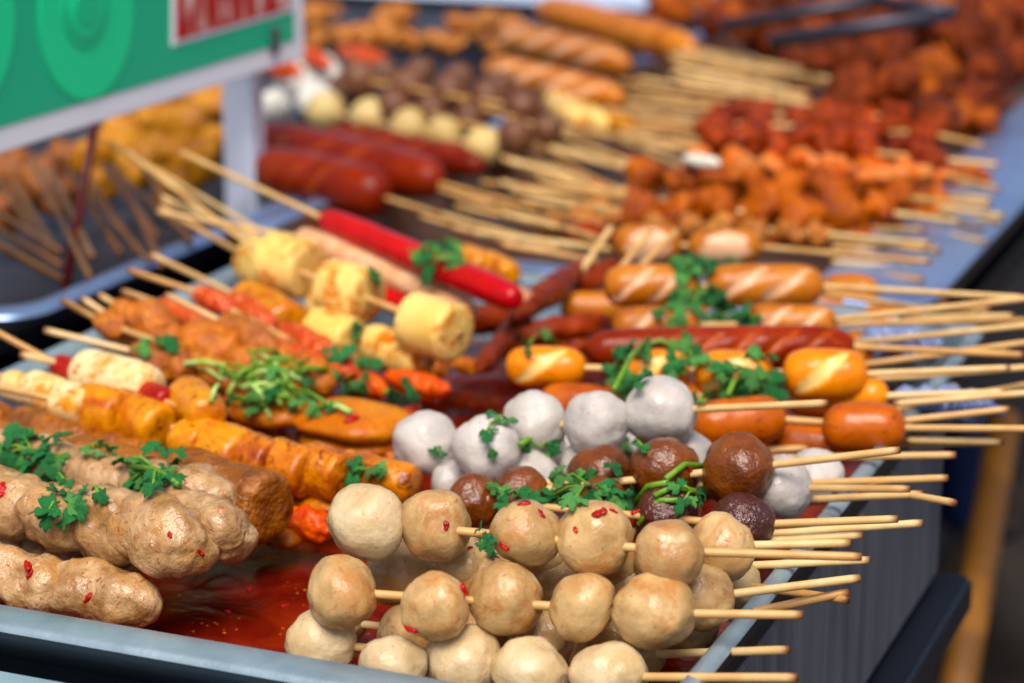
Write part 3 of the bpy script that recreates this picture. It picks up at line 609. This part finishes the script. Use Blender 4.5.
# right-hand sticks
for s, lb in (((823, 293, 925, 309, .07, .075), 'stick slanting down from the light brown sausage tip'),
              ((832, 320, 1040, 297, .075, .1), 'long pale stick crossing over the others at right'),
              ((900, 318, 1014, 316, .065, .075), 'stick with broken pale tip under the long crossing one'),
              ((850, 343, 1040, 324, .06, .085), 'dark thin stick slanting up behind the dark red sausage'),
              ((862, 380, 1045, 366, .06, .075), 'brownish stick just under the one beside the red sausage'),
              ((855, 366, 1045, 340, .055, .08), 'shaded stick rising to the right edge'),
              ((893, 404, 1040, 392, .06, .07), 'pale stick above the plastic bag reaching the edge'),
              ((900, 421, 1010, 409, .06, .07), 'amber stick slanting over the plastic bag'),
              ((905, 440, 1003, 442, .052, .06), 'brown tipped stick below the dark orange sausage'),
              ((880, 412, 1030, 384, .052, .06), 'faint stick behind the plastic bag')):
    o = tube('bamboo_skewer', [P(s[0], s[1], s[4]), P(s[2], s[3], s[5])], SR, M['bamboo']); props(o, lb, 'skewer stick', 'sticks beside the sausages at right')
for s, lb in (((612, 226, 578, 276, .085, .062), 'pale stick pushed steeply through the dark red strip'), ((650, 232, 618, 272, .095, .08), 'left of the two short pale sticks over the sausage'), ((678, 230, 634, 274, .098, .082), 'right of the two short pale sticks over the sausage')):
    o = tube('bamboo_skewer', [P(s[0], s[1], s[4]), P(s[2], s[3], s[5])], SR*1.15, M['bamboo']); props(o, lb, 'skewer stick', 'steep sticks in the centre')
# ------------------------------------------------------------------ back tray
G13 = 'amber meat skewers in the back tray'
def meatrow(label, x0, y0, x1, y1, n, r, z, mat, group, ends, part='meat_piece', amp=.42, nm='meat_skewer', res=.6, **k):
    it = [(x0+(x1-x0)*i/(n-1)+random.uniform(-3, 3), y0+(y1-y0)*i/(n-1)+random.uniform(-3, 3), r*random.uniform(.85, 1.15)) for i in range(n)]
    return skewer(nm, label, 'skewer', group, part, mat, it, z, ends, amp=amp, res=res, fr=1.8, r=.002, sep=.6, **k)
meatrow('amber meat skewer behind the bun shaped sausages', 640, 210, 880, 214, 7, 19, .062, 'amber', G13, [(960, 222, .07)], lean=1.2)
meatrow('amber meat skewer with a white morsel lying on it', 645, 178, 900, 196, 8, 18, .07, 'amber', G13, [(990, 205, .075)], lean=1.2)
meatrow('pale orange meat skewer third behind the sausages', 590, 218, 820, 236, 8, 12, .055, 'lightorange', G13, [(930, 244, .065)], lean=1.5)
meatrow('pink and white meat skewer under the red glazed row', 700, 160, 940, 172, 8, 12, .072, 'pink', G13, [(1000, 190, .075)], lean=1.4)
meatrow('amber meat skewer low beside the pink one', 760, 184, 930, 210, 6, 18, .055, 'amber', G13, [(1004, 216, .07)], lean=1.3)
meatrow('amber meat skewer half buried just behind the bun shaped sausages', 560, 232, 850, 238, 8, 14, .045, 'amber', G13, [(940, 250, .055)], lean=1.3)
meatrow('brown meat skewer buried between the amber rows', 600, 196, 930, 208, 9, 15, .045, 'chick', G13, [(1000, 222, .055)], lean=1.3)
meatrow('reddish brown meat skewer buried beneath the red glazed rows', 700, 168, 960, 182, 8, 16, .055, 'amber', G13, [], lean=1.4)
meatrow('orange meat skewer at the far right edge of the red rows', 800, 112, 980, 126, 6, 15, .06, 'amber', G13, [], lean=1.3)
G14 = 'red glazed meat skewers'
meatrow('bright red glazed meat skewer nearest the camera', 715, 140, 930, 156, 8, 17, .082, 'redmeat', G14, [(1000, 165, .08)], lean=1.2)
meatrow('bright red glazed meat skewer in the middle of the red heap', 725, 124, 930, 134, 7, 16, .08, 'redmeat', G14, [(985, 146, .08)], lean=1.2)
meatrow('bright red glazed meat skewer at the back of the red heap', 740, 112, 920, 120, 7, 13, .08, 'redmeat', G14, [], lean=1.2)
loose('meat_piece', 'amber sausage end on a stick beside the blue flange', 'meat', (945, 172, 992, 178, 9), .06, 'amber', amp=.08, p=3)
loose('fish_cake', 'long pale fish cake strip between amber and red meat', 'fish cake', (855, 178, 935, 172, 9), .085, 'pink', amp=.1, p=5)
loose('fish_cake', 'small white morsel resting on the amber meat', 'fish cake', (682, 158, 720, 164, 7), .088, 'squid', amp=.1)
for i in range(9):
    x = 690+i*24
    pass
sticks('one of the blurred sticks fanned at the right of the back tray', 'blurred stick ends over the blue flange',
       [(830, 226+7*i+random.uniform(-2, 2), 935+random.uniform(-25, 12), 232+8*i+random.uniform(-3, 3)) for i in range(10)], .05, .056)
sticks('one of the blurred sticks pointing right from the amber meat', 'blurred stick ends by the amber meat',
       [(900, 168+11*i, 985+random.uniform(-15, 25), 172+14*i) for i in range(6)], .055, .058)
sticks('one of the sticks fanned out from the dark red sausages', 'sticks of the dark red sausages',
       [(385, 198, 535, 243), (420, 182, 575, 236), (426, 180, 612, 228), (500, 182, 640, 222), (470, 196, 600, 240), (440, 214, 560, 248), (470, 232, 612, 250),
        (500, 214, 620, 240), (520, 200, 640, 214), (450, 226, 580, 258), (480, 182, 640, 200), (510, 190, 650, 216), (455, 206, 590, 236), (530, 226, 640, 246), (500, 244, 600, 262), (540, 186, 655, 196), (420, 216, 520, 246)], .062, .056, r=.0022)
sticks('one of the sticks bundled behind the cream and brown balls', 'sticks of the brown balls',
       [(502+8*i, 152+random.uniform(-12, 8)-3*i, 620+9*i, 176+random.uniform(-10, 34)-3*i) for i in range(12)]+[(500+6*i, 158+3*i, 600+9*i, 182+3*i) for i in range(7)], .06, .05, r=.0022)
sticks('one of the sticks bundled right of the scored sausages', 'sticks of the scored sausages at the back',
       [(612+random.uniform(-12, 30), 66+5.5*i+random.uniform(-3, 3), 735+random.uniform(-10, 50), 84+5.4*i+random.uniform(-6, 6)) for i in range(14)], .058, .058, r=.0024)
sticks('one of the upper sticks bundled by the dark fried meat', 'sticks at the top behind the scored sausages',
       [(672+random.uniform(-10, 10), 44+6*i, 815+random.uniform(-25, 18), 70+5*i) for i in range(8)], .09, .085, r=.0026)
G15 = 'thick dark red sausages'
for pts, z, e, lb in (((262, 168, 386, 196, 27), .060, (500, 236, .06), 'thick dark red sausage skewer nearest the sign post'),
                      ((262, 138, 440, 182, 24), .066, (560, 215, .06), 'thick dark red sausage skewer in the middle of three'),
                      ((330, 134, 482, 166, 16), .05, (600, 200, .055), 'thinner dark red sausage skewer at the back of three')):
    skewer('sausage_skewer', lb, 'skewer', G15, 'sausage', 'bigred', [pts], z, [], amp=.03, p=6, q=2.6, cuts=[(-.6, -.2, .07, .06), (-.2, -.2, .07, .06), (.2, -.2, .07, .06)], r=.0022, res=.7)
G16 = 'ball skewers in the back tray'
def ballrow(label, pts, r, z, mat, group):
    return skewer('fish_ball_skewer', label, 'skewer', group, 'fish_ball', mat, [(x, y, r) for x, y in pts], z, [], res=.6, amp=.04, r=.002)
ballrow('cream fish ball skewer in front of the dull brown balls', [(326, 112), (370, 117), (409, 128), (444, 135), (483, 147)], 20, .06, 'cream', G16)
ballrow('dull brown ball skewer directly behind the cream balls', [(345, 92), (395, 106), (432, 112), (470, 120), (516, 137)], 19, .07, 'dull', G16)
ballrow('dull brown ball skewer with the largest balls in the back', [(360, 80), (410, 86), (450, 92), (488, 98), (522, 108)], 20, .085, 'dull', G16)
ballrow('dull brown ball skewer farthest back', [(384, 74), (420, 72), (458, 78), (500, 86), (548, 130)], 16, .08, 'dull', G16)
ballrow('dull brown ball skewer low beside the thick sausages', [(470, 152), (500, 165), (530, 160)], 15, .04, 'dull', G16)
for pts, lb in (((272, 90, 300, 92, 20), 'white squid lump left of the pile'), ((296, 70, 326, 90, 20), 'white squid lump on top of the pile'), ((300, 96, 340, 108, 18), 'white squid lump beside the first cream ball'), ((262, 104, 284, 108, 18), 'white squid lump next to the sign post'), ((284, 82, 312, 80, 22), 'largest white squid lump in the middle of the pile'), ((312, 60, 336, 84, 16), 'white squid lump leaning to the right')):
    loose('squid_piece', lb, 'squid', pts, .06, 'squid', 'white squid pieces', amp=.14, res=.6)
for pts, lb in (((262, 66, 300, 72, 10), 'red orange squid tentacle under the sign corner'), ((340, 50, 392, 66, 10), 'red orange squid tentacle above the brown balls'), ((300, 52, 330, 66, 8), 'red orange squid tentacle above the white lumps')):
    loose('squid_tentacle', lb, 'squid', pts, .085, 'pinch', 'squid tentacles', amp=.3, fr=3, res=.6)
G17 = 'orange fried strips at the top'
rf = random.Random(5)
for i in range(34):
    x = rf.uniform(306, 520); y = rf.uniform(2, 40)+(x-306)*.09
    if 396 < x < 520 and y < 26 and rf.random() < .6: continue
    an = rf.uniform(-1.2, 1.2); l_ = rf.uniform(8, 20)
    loose('fried_strip', 'golden fried strip in the tangled heap near the top left', 'fried strip', (x-l_*math.cos(an), y-l_*.4*math.sin(an), x+l_*math.cos(an), y+l_*.4*math.sin(an), rf.uniform(6, 11)), rf.uniform(.03, .09), 'lightorange', G17, amp=.4, fr=2, res=.5, p=3)
G18 = 'scored sausages at the back'
for pts, z, lb in (((498, 34, 628, 66, 18), .085, 'scored golden sausage skewer in front of the topmost one'), ((486, 68, 622, 100, 17), .07, 'scored golden sausage skewer nearest the brown balls'),
                   ((540, 8, 694, 50, 18), .09, 'smooth golden sausage skewer at the top'), ((590, 14, 700, 60, 12), .08, 'thin golden sausage skewer between sticks at the top')):
    skewer('sausage_skewer', lb, 'skewer', G18, 'sausage', 'hotdog', [pts], z, [], amp=.03, p=5, q=2.4, cuts=ML if 'scored' in lb else None, r=.0022, res=.7)
for pts, lb, mt in (((550, 98, 582, 124, 15), 'pale yellow cake behind the brown balls', 'cake'), ((592, 118, 636, 128, 11), 'bright orange yellow cake by the scored sausages', 'yellow'), ((570, 108, 606, 126, 13), 'yellow cake between the two others', 'cake')):
    loose('cake_piece', lb, 'cake', pts, .06, mt, 'yellow cakes at the back', amp=.08, res=.6, p=3)
# yellow fritters at the far left, food in the left tray
G19 = 'yellow fritters under the sign'
for i, (x, y, r_) in enumerate([(92, 158, 22), (122, 140, 24), (150, 122, 26), (182, 128, 26), (206, 108, 22), (104, 182, 18), (160, 156, 24), (196, 162, 22), (134, 172, 20), (182, 96, 20), (214, 92, 16), (216, 140, 16), (170, 186, 18)]):
    c = P(x, y, .055); rw = r_*dep(c)/F
    props(blob('fritter', c, Vector((1, random.uniform(-1, 1), .2)), rw*1.1, rw, M['yellow'], amp=.28, fr=2, res=.6), 'blurred yellow fritter heaped under the green sign', 'fritter', G19)
for i, (x, y, r_) in enumerate([(10, 170, 24), (40, 182, 26), (66, 160, 20), (4, 210, 22), (60, 200, 20)]):
    c = P(x, y, .05); rw = r_*dep(c)/F
    props(blob('fried_meat', c, Vector((1, random.uniform(-1, 1), .2)), rw*1.1, rw, M['loaf'], amp=.28, fr=2, res=.6), 'blurred brown fried piece in the shade-coloured left tray', 'meat', 'fried pieces in the left tray')
sticks('one of the shade-browned blurred sticks in the shade-coloured left tray', 'sticks in the left tray',
       [(-5+18*i, 168+random.uniform(-14, 14), 52+16*i+random.uniform(-10, 10), 250+random.uniform(-25, 30)) for i in range(9)]+[(-15, 205+16*i, 62, 252+14*i) for i in range(3)], .08, .055, r=.0024, mat='shadebamboo')
sticks('one of the shade-browned sticks crossing the yellow fritters', 'sticks by the yellow fritters', [(108, 165, 190, 238), (86, 190, 150, 262)], .08, .06, r=.0022, mat='shadebamboo')
# dark fried heap top right
G20 = 'dark fried meat heap'
protos = []
rs = random.Random(3)
for i in range(7):
    c = P(900, 60, .06)
    o = blob('fried_meat', c, Vector((1, rs.uniform(-1, 1), .3)), .03, .022, M['darkfry'] if i < 5 else M['amber'], amp=.35, fr=2.0, res=.6); protos.append(o)
spots = []
for row in range(12):
    for k_ in range(12):
        x = 660+k_*33+rs.uniform(-14, 14)+row*3; y = -4+row*10.6+rs.uniform(-5, 5)
        if y > 70 and x < 830+row*2: continue
        if y > 26 and x < 700+row*12: continue
        if x > 1010-(y-70)*.9 and y > 60: continue
        spots.append((x, y))
for i, (x, y) in enumerate(spots):
    o = protos[i] if i < len(protos) else protos[i % len(protos)].copy()
    if i >= len(protos): COL.objects.link(o)
    o.location = P(x, y, .045+rs.uniform(0, .05)); o.rotation_euler = (rs.uniform(0, 6), rs.uniform(0, 6), rs.uniform(0, 6)); o.scale = (rs.uniform(.55, 1.0),)*3
    props(o, 'dark reddish fried meat chunk in the far right heap', 'meat', G20)
pan = root('serving_ladle', P(850, 30, .13), 'dark steel tongs lying across the far fried heap', 'tongs')
tube('arm', [P(722, 26, .12), P(870, 2, .15)], .006, M['panc'], pan, ends=False); tube('arm', [P(770, 42, .12), P(950, 14, .15)], .007, M['panc'], pan, ends=False)
tube('hinge', [P(868, 0, .148), P(955, 12, .148)], .006, M['panc'], pan, ends=False)
pan.name = 'steel_tongs'
sheet('ground_cloth', -2.3, -.6, 3.52, 5.2, .001, M['cloth'])
# ------------------------------------------------------------------ herbs (laid on the surfaces below them)
bpy.context.view_layer.update()
dg = bpy.context.evaluated_depsgraph_get()
def hit(px, py):
    d = ray(px, py).normalized(); ok, loc, nor, idx, ob, mx = scn.ray_cast(dg, CAM, d)
    return (loc, nor if nor.dot(d) < 0 else -nor) if ok else None
rl = random.Random(11)
def leafmesh(seed):
    r = random.Random(seed); nA, nR = 84, 5; vs = [(0, 0, 0)]; fs = []
    nl = r.choice([3, 3, 5]); lob = [r.uniform(.8, 1.1)*(1.15 if k_ == nl//2 else .9) for k_ in range(nl)]
    f0 = r.uniform(0, 50)
    for k_ in range(1, nR+1):
        for i in range(nA+1):
            a = R(-112+224*i/nA); li = i/nA*nl; l_ = min(nl-1, int(li)); u = li-l_
            rad = (.34+.66*max(0, math.sin(math.pi*min(1, max(0, u))))**.45)*lob[l_]
            tt = (u*3) % 1; rad *= .80+.24*math.sin(math.pi*tt)**.7
            s = k_/nR; rad = .34*(1-s)+rad*s if s < 1 else rad
            x = math.cos(a)*rad*s; y = math.sin(a)*rad*s*.92
            z = .42*noise.noise(Vector((x*1.5, y*1.5, f0)))+.16*noise.noise(Vector((x*4, y*4, f0)))-.3*(x*x+y*y)+.10*s*math.sin(math.pi*u)
            vs.append((x, y, z))
    W_ = nA+1
    for i in range(nA): fs.append((0, 1+i, 2+i))
    for k_ in range(nR-1):
        for i in range(nA): a = 1+k_*W_+i; fs.append((a, a+W_, a+W_+1, a+1))
    n = len(vs); vs2 = vs+[(x, y, z-.035) for x, y, z in vs]
    fs2 = fs+[tuple(n+q for q in f[::-1]) for f in fs]
    b = [0]+[1+k_*W_ for k_ in range(nR)]; t = [1+(nR-1)*W_+i for i in range(nA+1)]; e = [1+k_*W_+nA for k_ in range(nR-1, -1, -1)]
    loop = b+t[1:]+e[1:]
    for p_, q_ in zip(loop, loop[1:]+loop[:1]): fs2.append((q_, p_, p_+n, q_+n))
    me = bpy.data.meshes.new('leaf'); me.from_pydata(vs2, [], fs2); me.polygons.foreach_set('use_smooth', [True]*len(me.polygons))
    me.materials.append(M['leaf'] if seed % 3 else M['leaflight']); return me
LEAVES = [leafmesh(s) for s in range(8)]
def sprig(label, cx, cy, rx, ry, n, size=9, stems=1, lift=.002, stem_to=None):
    h0 = hit(cx, cy)
    if not h0: return
    o = root('coriander_sprig', h0[0], label, 'coriander', 'coriander sprigs')
    pts = []; n = max(1, round(n*.78))
    for i in range(n):
        t = 2*math.pi*i/n*1.7+rl.uniform(-.4, .4); q = math.sqrt((i+.5)/n)
        x, y = cx+rx*q*math.cos(t), cy+ry*q*math.sin(t); h = hit(x, y)
        if not h: continue
        loc, nor = h; up = (nor*.9+Vector((0, 0, .3))+Vector((rl.uniform(-.5, .5), rl.uniform(-.5, .5), rl.uniform(-.2, .3)))).normalized()
        loc = loc+nor*(lift+rl.uniform(0, .0035)); s = 1.5*size*rl.uniform(.7, 1.25)*dep(loc)/F
        dirv = (loc-h0[0]); dirv = dirv if dirv.length > 1e-4 else Vector((1, 0, 0))
        dirv = (dirv.normalized()+Vector((rl.uniform(-.7, .7), rl.uniform(-.7, .7), 0)))
        X = (dirv-up*dirv.dot(up)).normalized(); Y = up.cross(X)
        lf = bpy.data.objects.new('leaf', LEAVES[rl.randrange(8)]); COL.objects.link(lf); lf.parent = o
        mt = Matrix((X, Y, up)).transposed().to_4x4(); mt = Matrix.Translation(loc-o.location)@mt@Matrix.Diagonal((s, s*rl.uniform(.8, 1.1), s, 1)); lf.matrix_local = mt
        pts.append(loc)
    if len(pts) >= 2:
        base = h0[0]+h0[1]*.0025
        for k_ in range(min(stems, len(pts))):
            p = pts[-1-k_]; mid = base.lerp(p, .5)+Vector((0, 0, .0025)); tube('stem', [base, mid, p], .0007, M['stem'], o, segs=6, ends=False)
    if stem_to:
        for (x0, y0, x1, y1) in stem_to:
            a, b = hit(x0, y0), hit(x1, y1)
            if a and b: tube('stem', [a[0]+a[1]*.003, (a[0]+b[0])/2+Vector((0, 0, .005)), b[0]+b[1]*.003], .0014, M['stem'], o, segs=8, ends=False)
    return o
SPR = [('large coriander sprig lying between grey balls and front tan balls', 592, 489, 46, 17, 26, 12, 5, None),
       ('dark coriander sprig on the left behind the tan balls', 520, 497, 30, 9, 12, 10, 3, None),
       ('thick stemmed coriander sprig resting by the plum ball', 690, 496, 17, 11, 11, 9, 3, [(628, 505, 668, 488), (640, 519, 678, 502), (668, 484, 700, 466), (656, 500, 690, 494)]),
       ('coriander sprig stuck across the front of the third grey ball', 541, 446, 22, 8, 10, 8, 3, [(516, 444, 565, 442)]),
       ('small coriander sprig beside the second grey ball', 496, 426, 10, 12, 6, 7, 2, None),
       ('coriander bit on the second grey ball', 490, 454, 6, 6, 3, 6, 1, None),
       ('tall coriander sprig standing left of the biggest grey ball', 632, 372, 17, 24, 22, 10, 4, [(612, 394, 648, 340)]),
       ('coriander leaf pair on the orange sausage right of the tall sprig', 683, 357, 20, 12, 7, 14, 2, [(640, 348, 680, 350)]),
       ('coriander sprig draped over the slit orange sausage', 748, 370, 26, 19, 15, 13, 4, [(728, 400, 740, 380)]),
       ('largest blurred coriander sprig on the light brown sausage', 698, 288, 20, 26, 18, 13, 3, None),
       ('blurred coriander trail running right along the light sausages', 735, 314, 24, 7, 8, 10, 2, None),
       ('blurred coriander bits left under the largest sprig', 668, 316, 10, 8, 5, 9, 1, None),
       ('blurred coriander leaves across the top of the light sausage', 700, 262, 34, 6, 9, 10, 2, None),
       ('coriander sprig sitting on the red crab stick', 442, 256, 17, 13, 11, 11, 3, [(440, 262, 446, 292)]),
       ('large coriander sprig at the left edge on the brown loaf', 34, 454, 34, 18, 24, 12, 5, None),
       ('coriander sprig on top of the smooth tan meat', 158, 474, 26, 22, 20, 12, 5, [(132, 470, 180, 490)]),
       ('coriander leaf flat on the lumpy tan meat', 60, 505, 18, 11, 6, 14, 1, None),
       ('small dark coriander leaf between the two bigger sprigs', 100, 453, 13, 7, 6, 10, 1, None),
       ('thin coriander bits beside the flat leaf', 96, 494, 14, 4, 4, 8, 1, None),
       ('coriander bit in front of the left edge sprig', 56, 482, 14, 4, 4, 9, 1, None),
       ('coriander leaf between the yellow disc and chopped herbs', 350, 374, 20, 14, 6, 16, 2, [(346, 388, 384, 392)]),
       ('coriander leaf right of the flat cake near the sauce', 403, 396, 14, 10, 5, 13, 1, None),
       ('coriander leaf on the end of the glazed orange cakes', 368, 471, 17, 5, 6, 11, 1, None),
       ('coriander leaf on the second tofu barrel', 366, 279, 10, 5, 3, 9, 1, None),
       ('coriander leaf on the fried orange meat', 158, 350, 11, 6, 4, 10, 1, None),
       ('coriander hanging between the second and third tan balls', 489, 540, 9, 14, 9, 8, 2, None),
       ('coriander fleck on the first grey ball', 436, 454, 4, 4, 2, 6, 1, None),
       ('coriander fleck on the yellow disc', 347, 331, 6, 4, 2, 8, 1, None),
       ('coriander leaves sticking out behind the biggest grey ball', 704, 398, 12, 8, 5, 8, 1, None),
       ('coriander bits under the biggest grey ball', 632, 446, 16, 6, 6, 8, 2, None),
       ('coriander bits on the end of the dark red strips', 538, 336, 22, 20, 7, 7, 2, None)]
for lb, cx, cyy, rx, ry, n_, sz, st, to in SPR: sprig(lb, cx, cyy, rx, ry, n_, sz, st, stem_to=to)
# chopped herb heap
dg = bpy.context.evaluated_depsgraph_get()
for i in range(62):
    x = rl.gauss(262, 24); y = rl.gauss(396, 15)
    if i < 6: x, y = [(215, 405), (180, 382), (186, 375), (205, 372), (330, 412), (340, 415)][i]
    x = min(320, max(205, x)) if i >= 6 else x; y = min(425, max(368, y))
    an = rl.uniform(-.2, 1.2) if rl.random() < .7 else rl.uniform(1.2, 3)
    ln = rl.uniform(10, 22); a, b = hit(x-ln*math.cos(an), y-ln*.8*math.sin(an)), hit(x+ln*math.cos(an), y+ln*.8*math.sin(an))
    if not a or not b or (a[0]-b[0]).length > .045: continue
    lf = .003+.010*rl.random()*max(0, 1-((x-262)/60)**2)
    mid = (a[0]+b[0])/2+Vector((0, 0, .002+lf))
    o = tube('herb_stalk', [a[0]+Vector((0, 0, lf)), mid, b[0]+Vector((0, 0, lf))], rl.uniform(.0008, .0016), M['stemlight' if rl.random() < .5 else 'stem'], segs=8, ends=False)
    props(o, 'chopped pale green herb stalk in the heap on the fried cakes', 'herb', 'chopped herb stalks')
bpy.context.view_layer.update(); dg = bpy.context.evaluated_depsgraph_get()
for lb, a in (('coriander leaf in the lower part of the chopped herb heap', (250, 400, 22, 12, 9, 9)), ('coriander leaf in the upper part of the chopped herb heap', (288, 384, 24, 10, 7, 9)), ('dark coriander leaf at the right end of the chopped herb heap', (312, 408, 20, 8, 6, 8))):
    sprig(lb, *a, stems=1)
# chili flakes
FL = [(600, 513, 8, 'red chili flake on top of the fourth tan ball'), (613, 511, 4, 'tiny chili flake beside the larger one on the fourth ball'), (541, 514, 5, 'red chili flake on the third tan ball'),
      (504, 546, 6, 'chili flake low on the third tan ball'), (446, 525, 5, 'chili flake on the second tan ball of the top row'), (462, 590, 7, 'chili flake on the second ball of the middle row'),
      (412, 629, 7, 'orange red chili flake under the middle row ball'), (630, 520, 9, 'curled red chili piece between the fourth and fifth top balls'), (636, 512, 5, 'red chili tip above the curled piece'),
      (524, 504, 6, 'orange chili flake at the top of the third tan ball'), (200, 552, 5, 'chili fleck on the end of the lumpy meat'), (88, 598, 6, 'chili fleck on the low tan meat'), (28, 566, 7, 'dark red chili smear on the low tan meat'),
      (2, 490, 8, 'red chili piece at the left edge on the lumpy meat'), (170, 535, 4, 'tiny chili fleck on the lumpy meat'), (30, 575, 5, 'chili fleck at the lower left'), (320, 412, 7, 'chili fleck on the flat cake'), (352, 420, 8, 'red chili smear in the middle of the flat cake'), (250, 590, 5, 'chili bit floating in the near sauce'), (285, 606, 4, 'tiny chili bit floating by the front rim'), (228, 612, 4, 'chili bit in the sauce at the front rim left of the balls'), (470, 548, 4, 'chili fleck beside the stick after the second tan ball'), (576, 530, 4, 'pale orange fleck on the fourth tan ball'), (690, 470, 5, 'chili flake between the brown balls')]
for x, y, s, lb in FL:
    h = hit(x, y)
    if h:
        sw = s*dep(h[0])/F; A = h[1].orthogonal().normalized(); A = Quaternion(h[1], rl.uniform(0, 6))@A
        o = blob('chili_flake', h[0]+h[1]*sw*.1, A, sw*1.1, sw*.6, M['chili'], amp=.35, fr=1.6, flat=.6, res=.6); props(o, lb, 'chili', 'chili flakes')
